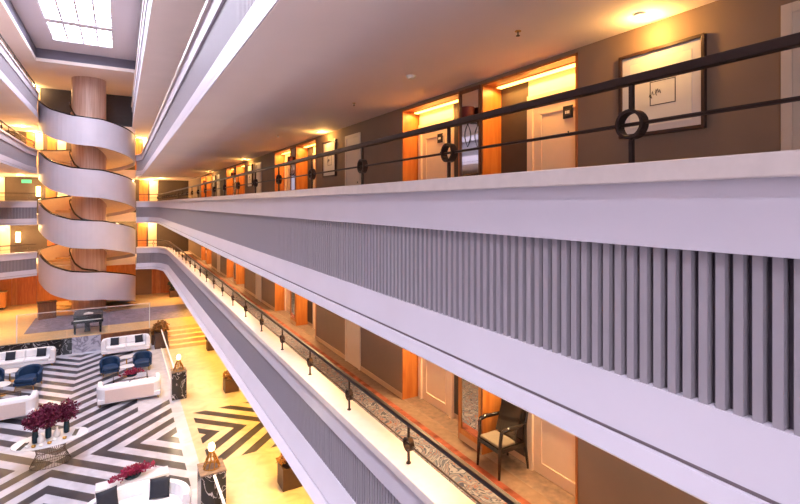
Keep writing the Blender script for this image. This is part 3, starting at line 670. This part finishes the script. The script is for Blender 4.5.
sofa('white_sofa', (.28, 29.65, LOB), R(0), 2.3, .95, 'white two-cushion sofa before the brown stage face, beside the steps', group='white lobby sofas')
sofa('white_sofa', (-4.0, 29.35, LOB), R(0), 2.5, .95, 'white two-cushion sofa before the black marble stage face', group='white lobby sofas')
sofa('white_sofa', (.34, 22.4, LOB), R(180), 2.3, 1.0, 'white sofa turned away behind the pair of armchairs, blush back panel', group='white lobby sofas', panel=True)
sofa('white_sofa', (-3.95, 22.65, LOB), R(180), 2.5, .95, 'white sofa turned away beside the oval table of burgundy leaves', group='white lobby sofas', panel=True)
for x, y, lab in ((-.25, 29.62, 'navy pillow near the piano on the sofa beside the steps'), (.9, 29.62, 'navy pillow by the steps end on the sofa beside the steps'), (-4.55, 29.3, 'navy pillow at the outer end of the sofa before black marble'), (-3.35, 29.3, 'navy pillow nearer the piano on the sofa before black marble')):
    pillow(x, y-.02, LOB+.44, R(-8 if x < 0 else 10), R(-18), lab, .4)
tub_chair((-.4, 26.0, LOB), R(6), 'blue velvet armchair beside the round tables, nearer the piano side'); tub_chair((.93, 26.15, LOB), R(-6), 'blue velvet armchair beside the round tables, nearer the glass balustrade')
big = tub_chair((-3.4, 26.0, LOB), R(-18), 'blue velvet armchair on the striped floor beside the white sofa before black marble'); tub_chair((-4.75, 26.7, LOB), R(14), 'blue velvet armchair at the picture edge beside a round white table')
side_table((.28, 27.0, LOB), .3, .48, 'round white side table behind the paired armchairs'); side_table((.28, 25.5, LOB), .3, .46, 'round white side table in front between the paired armchairs')
side_table((-4.25, 27.3, LOB), .36, .48, 'round white side table behind the angled armchair'); side_table((-4.35, 25.5, LOB), .42, .46, 'larger round white side table in front of the angled armchair')
big.scale = (1.16, 1.16, 1.12)
def coffee_table(loc, wx, wy, label):
    e = empty('coffee_table', loc, 0, label, 'coffee table', 'glass coffee tables')
    bx('table_top', 'glass', -wx/2, wx/2, -wy/2, wy/2, .4, .415, e)
    m = MB()
    for y in (-wy/2, wy/2): m.box(-wx/2, wx/2, y-.012, y+.012, .38, .4)
    for x in (-wx/2, wx/2): m.box(x-.012, x+.012, -wy/2, wy/2, .38, .4)
    m.build('frame', 'bronze_wire', e); bx('shelf', 'grey_marble', -wx/2+.06, wx/2-.06, -wy/2+.06, wy/2-.06, .14, .16, e)
    for sx in (-1, 1):
        for sy in (-1, 1): bx('leg', 'bronze_wire', sx*wx/2-.012, sx*wx/2+.012, sy*wy/2-.012, sy*wy/2+.012, 0, .38, e)
coffee_table((.4, 24.1, LOB), 1.3, .8, 'low glass coffee table behind the blush-backed sofa, flowers on top'); coffee_table((-4.1, 24.0, LOB), 1.3, .8, 'low glass coffee table before the angled blue armchair')
flower_spray((.45, 24.0, LOB+.415), R(10), .9, 'crimson flower spray on the glass coffee table by the paired armchairs', 3, 200)
flower_spray((-4.6, 23.9, LOB+.415), R(10), .7, 'crimson flower spray on the glass coffee table by the angled armchair', 4, 160)
# oval table
ot = empty('oval_table', (-1.83, 18.08, LOB), R(8), 'white oval centre table on flared wire base in the chevron floor', 'table')
MB().lathe([(.95, .72), (1.0, .735), (1.0, .75), (.99, .76)], 56, sx=.97, sy=.6).build('table_top', 'table_white', ot, smooth=False)
m = MB(); nW = 44
for i in range(nW):
    a = 2*PI*i/nW; b = a+.25; m.tube([(.52*math.cos(a), .36*math.sin(a), .012), (.36*math.cos((a+b)/2), .25*math.sin((a+b)/2), .36), (.42*math.cos(b), .3*math.sin(b), .72)], .006, 4)
for z, r in ((.012, .52), (.2, .42), (.42, .365), (.71, .42)): m.tube([(r*math.cos(2*PI*i/40), r*.7*math.sin(2*PI*i/40), z) for i in range(41)], .008, 4)
m.build('wire_base', 'bronze_wire', ot)
tz = LOB+.76
flower_vase((-2.2, 17.95, tz), 'teal vase of burgundy leaves at the end of the oval table toward the angled armchair', 11, .32, .28, 600)
flower_vase((-1.9, 18.15, tz), 'tallest teal vase of burgundy leaves in the middle of the oval table', 12, .36, .38, 850)
flower_vase((-1.45, 18.3, tz), 'teal vase of burgundy leaves at the oval table end toward the glass balustrade', 13, .32, .32, 650)
for (x, y, rz), lab in zip(((-2.48, 17.85, 70), (-1.2, 18.15, 82)), ('long dark tray on the oval table beside the outer vase', 'long dark tray on the oval table toward the balustrade side')):
    m = MB(); m.box(-.22, .22, -.05, .05, 0, .012); m.box(-.22, .22, -.05, -.042, .012, .03); m.box(-.22, .22, .042, .05, .012, .03)
    o = m.build('serving_tray', 'tray_dark'); o.location = (x, y, tz); o.rotation_euler = (0, 0, R(rz)); tag(o, lab, 'tray')
for i, (x, y) in enumerate(((-2.36, 17.72), (-2.2, 17.64), (-2.02, 17.62), (-1.82, 17.68), (-1.72, 17.86), (-1.46, 17.82))):
    m = MB().lathe([(.03, 0), (.055, .02), (.06, .06), (.054, .06), (.045, .02)], 16); o = m.build('candle_bowl', 'brass' if i % 2 else 'white_ceramic', None, smooth=True); o.location = (x, y, tz)
    tag(o, '%s small round bowl along the front edge of the oval table' % ORD[i], 'bowl', 'small bowls on the oval table')
for (x, y), lab in zip(((-2.05, 17.84), (-1.68, 18.12)), ('white ceramic bottle between the outer and middle vases', 'white ceramic bottle between the middle and balustrade-side vases')):
    o = MB().lathe([(.06, 0), (.09, .05), (.085, .17), (.03, .24), (.03, .3), (.024, .3)], 18).build('ceramic_bottle', 'white_ceramic', None, smooth=True); o.location = (x, y, tz); tag(o, lab, 'bottle')
# curved sofa close by, console and flowers behind it
cs = empty('curved_sofa', (.35, 13.3, LOB), R(-6), 'curved white channel-backed sofa below the long flower console', 'sofa')
n = 40; vs = []
def rail(i):
    a = R(-12)+R(204)*i/n; return a
m = MB()
for i in range(n+1):
    a = rail(i); fl = .012*(i % 2)
    for r, z in ((1.0, .1), (1.02, .62), (.98, .72), (.88-fl, .70), (.84-fl, .44), (.84, .1)): vs.append((r*1.2*math.cos(a), r*.92*math.sin(a), z))
fs = [(i*6+q, i*6+(q+1) % 6, i*6+6+(q+1) % 6, i*6+6+q) for i in range(n) for q in range(6)]+[tuple(range(6)), tuple(n*6+q for q in range(5, -1, -1))]
m.add(vs, fs).build('backrest', 'sofa_white', cs)
poly = [(1.0*math.cos(R(180*i/24)), .76*math.sin(R(180*i/24))) for i in range(25)]+[(-1.0, -.35), (-.5, -.5), (.5, -.5), (1.0, -.35)]
MB().prism(poly, .1, .3).build('base', 'sofa_pink', cs); MB().prism(poly, .3, .45).build('seat_cushion', 'sofa_white', cs, bevel=.04)
for x in (-.9, .9):
    for y in (-.2, .5): MB().lathe([(.02, 0), (.03, .1)], 10, (x*.95, y, 0)).build('leg', 'brass', cs)
pillow(-.25, 13.72, LOB+.45, R(18), R(-16), 'large navy pillow at the console end of the curved sofa', .48); pillow(.86, 13.62, LOB+.45, R(-14), R(-16), 'large navy pillow on the curved sofa nearer the black plinth', .48)
e = empty('console_table', (.3, 14.58, LOB), R(0), 'long white console behind the curved sofa', 'console'); bx('table_top', 'table_white', -.85, .85, -.2, .2, .6, .66, e, .008); bx('end_panel', 'table_white', -.85, -.79, -.19, .19, 0, .6, e); bx('end_panel', 'table_white', .79, .85, -.19, .19, 0, .6, e); bx('lower_shelf', 'table_white', -.79, .79, -.18, .18, .15, .19, e)
flower_spray((.3, 14.58, LOB+.66), R(20), 1.05, 'long crimson flower spray on the white console', 7, 420)
# plinths with gilt lanterns
def plinth(x, y, wx, wy, h, label, llabel, power):
    e = empty('marble_plinth', (x, y, LOB), 0, label, 'plinth'); bx('body', 'black_marble', -wx/2, wx/2, -wy/2, wy/2, 0, h-.03, e); bx('cap', 'stone_tile', -wx/2-.01, wx/2+.01, -wy/2-.01, wy/2+.01, h-.03, h, e)
    l = empty('gilt_lantern', (x, y, LOB+h), 0, llabel, 'lantern'); m = MB(); nn = 9
    for i in range(nn): a = 2*PI*i/nn; m.tube([(.2*math.cos(a), .2*math.sin(a), .016), (.14*math.cos(a+.2), .14*math.sin(a+.2), .2), (.03*math.cos(a+.4), .03*math.sin(a+.4), .44)], .014, 5)
    for z, r in ((.014, .2), (.2, .14)): m.tube([(r*math.cos(2*PI*i/24), r*math.sin(2*PI*i/24), z) for i in range(25)], .012, 5)
    m.build('cage', 'gold', l); MB().lathe([(.02, .4), (.07, .44), (.09, .52), (.06, .6), (.01, .63)], 16).build('glow_globe', 'lamp_glow', l, smooth=True); point('bulb', (0, 0, .75), power, SOFT, l, .08)
plinth(2.08, 21.6, .55, .5, 1.12, 'black veined marble plinth by the near end of the long glass balustrade', 'gilt cone lantern on the black plinth by the long glass balustrade', 40)
plinth(2.05, 13.2, .6, .65, 1.12, 'black veined marble plinth beside the curved sofa', 'brightly glowing gilt lantern on the plinth beside the curved sofa', 60)
def balustrade(x, y0, y1, h, label):
    e = empty('glass_balustrade', (x, y0, LOB), 0, label, 'balustrade'); L = y1-y0; n = max(1, round(abs(L)/2.2))
    bx('handrail', 'plastic_white', -.03, .03, 0, L, h-.04, h, e, .006); bx('floor_channel', 'plastic_white', -.03, .03, 0, L, 0, .06, e)
    for i in range(n): bx('glass_panel', 'glass', -.006, .006, L*i/n+.02, L*(i+1)/n-.02, .06, h-.04, e)
balustrade(1.95, 21.9, 29.25, 1.08, 'glass balustrade with pale handrail running from plinth to stage steps'); balustrade(2.06, 4.5, 12.85, 1.08, 'glass balustrade with pale handrail beyond the curved sofa')
# stage balustrade
e = empty('stage_balustrade', (0, 30.8, STG), 0, 'frameless glass balustrade along the stage edge before the piano', 'balustrade')
for x0, x1 in ((-4.5, -2.45), (-2.4, -.55), (-.5, 1.43)): bx('glass_panel', 'glass', x0, x1, -.008, .008, .02, 1.4, e)
bx('top_rail', 'ledge_stone', -4.52, 1.45, -.018, .018, 1.4, 1.43, e); bx('end_post', 'plastic_white', -4.54, -4.5, -.02, .02, 0, 1.43, e); bx('end_post', 'plastic_white', 1.43, 1.47, -.02, .02, 0, 1.43, e)
# grand piano
gp = empty('grand_piano', (-1.55, 31.9, STG+.012), R(0), 'black grand piano on the stage at the staircase foot', 'piano')
out = [(-.62, -.7), (.72, -.7), (.72, .1), (.6, .55), (.3, .85), (-.1, 1.0), (-.45, 1.0), (-.62, .8)]
out = arc_path(out+[out[0]], .2, 4)[:-1]
MB().prism(out, .62, .96).build('case', 'piano_black', gp, bevel=.012); MB().prism([(x*1.02, y*1.02) for x, y in out], .965, .99).build('lid', 'piano_black', gp)
bx('keybed', 'piano_black', -.7, .76, -.95, -.68, .6, .74, gp, .01); k_ = bx('keyboard', 'ivory', -.6, .66, -.93, -.78, .74, .76, gp); bx('fallboard', 'piano_black', -.62, .68, -.78, -.72, .74, .92, gp)
for x, y in ((-.55, -.72), (.62, -.72), (-.1, .75)): MB().lathe([(.04, 0), (.05, .05), (.055, .3), (.09, .62)], 12, (x, y, 0)).build('leg', 'piano_black', gp)
m = MB(); m.box(-.12, .12, -.55, -.5, .12, .62); m.box(-.14, .14, -.68, -.5, .09, .12); m.build('pedal_lyre', 'piano_black', gp)
m = MB(); m.add([(-.22, -.14, 0), (0, -.14, .05), (.22, -.14, 0), (-.22, .14, .03), (0, .14, .08), (.22, .14, .03)], [(0, 1, 4, 3), (1, 2, 5, 4)]); m.add([(-.22, -.14, -.004), (0, -.14, .0), (.22, -.14, -.004), (-.22, .14, .0), (0, .14, .01), (.22, .14, .0)], [(0, 3, 4, 1), (1, 4, 5, 2)])
o = m.build('open_music_book', 'paper'); o.location = (-1.5, 31.5, STG+1.006); tag(o, 'open white music book lying on the piano lid', 'book')
# planters and plants
def planter(x, y, z, s, h, label, ph, mleaf, n, cat='planter', leaf=.16):
    e = empty('potted_plant', (x, y, z), 0, label, cat); m = MB(); m.box(-s/2, s/2, -s/2, s/2, 0, h-.06); m.box(-s/2, s/2, -s/2, -s/2+.04, h-.06, h); m.box(-s/2, s/2, s/2-.04, s/2, h-.06, h); m.box(-s/2, -s/2+.04, -s/2+.04, s/2-.04, h-.06, h); m.box(s/2-.04, s/2, -s/2+.04, s/2-.04, h-.06, h); m.build('pot', 'planter_brown', e)
    rnd = random.Random(int(y*10)); m = MB(); leaf_cluster(m, (0, 0, h+ph*.5), s*.6, ph*.55, n, leaf, rnd)
    m.build('foliage', mleaf, e); m = MB()
    for i in range(9): a = rnd.uniform(0, 6.28); m.tube([(0, 0, h-.08), (s*.2*math.cos(a), s*.2*math.sin(a), h+ph*.4), (s*.45*math.cos(a), s*.45*math.sin(a), h+ph*.8)], .01, 4)
    m.build('stems', mleaf, e)
planter(4.08, 21.3, LOB, .55, .5, 'square brown planter under the lower parapet, beyond the chevron panel', .3, 'reed', 120); planter(4.15, 13.3, LOB, .55, .6, 'square brown planter under the lower parapet, short of the chevron panel', .3, 'reed', 120)
planter(4.3, 27.8, LOB, .45, .5, 'square brown planter under the lower parapet beside the stage steps', .35, 'foliage_green', 120)
planter(3.55, 40.2, STG, .6, .5, 'tall dark leafy plant before the orange lobby panel', 1.3, 'foliage_green', 500)
planter(1.68, 30.4, LOB, .3, .55, 'small planter of brown reeds between sofa and steps', .35, 'reed', 160)
planter(1.95, 29.65, LOB, .62, .85, 'large planter of golden reeds at the stage steps', .55, 'reed', 420)
e = empty('stair_kiosk', (-3.9, 36.6, STG), R(12), 'small dark lectern desk beside the staircase foot', 'desk'); bx('desk_body', 'wood_brown', -.45, .45, -.25, .25, 0, 1.0, e); bx('desk_top', 'black', -.5, .5, -.3, .3, 1.0, 1.04, e)
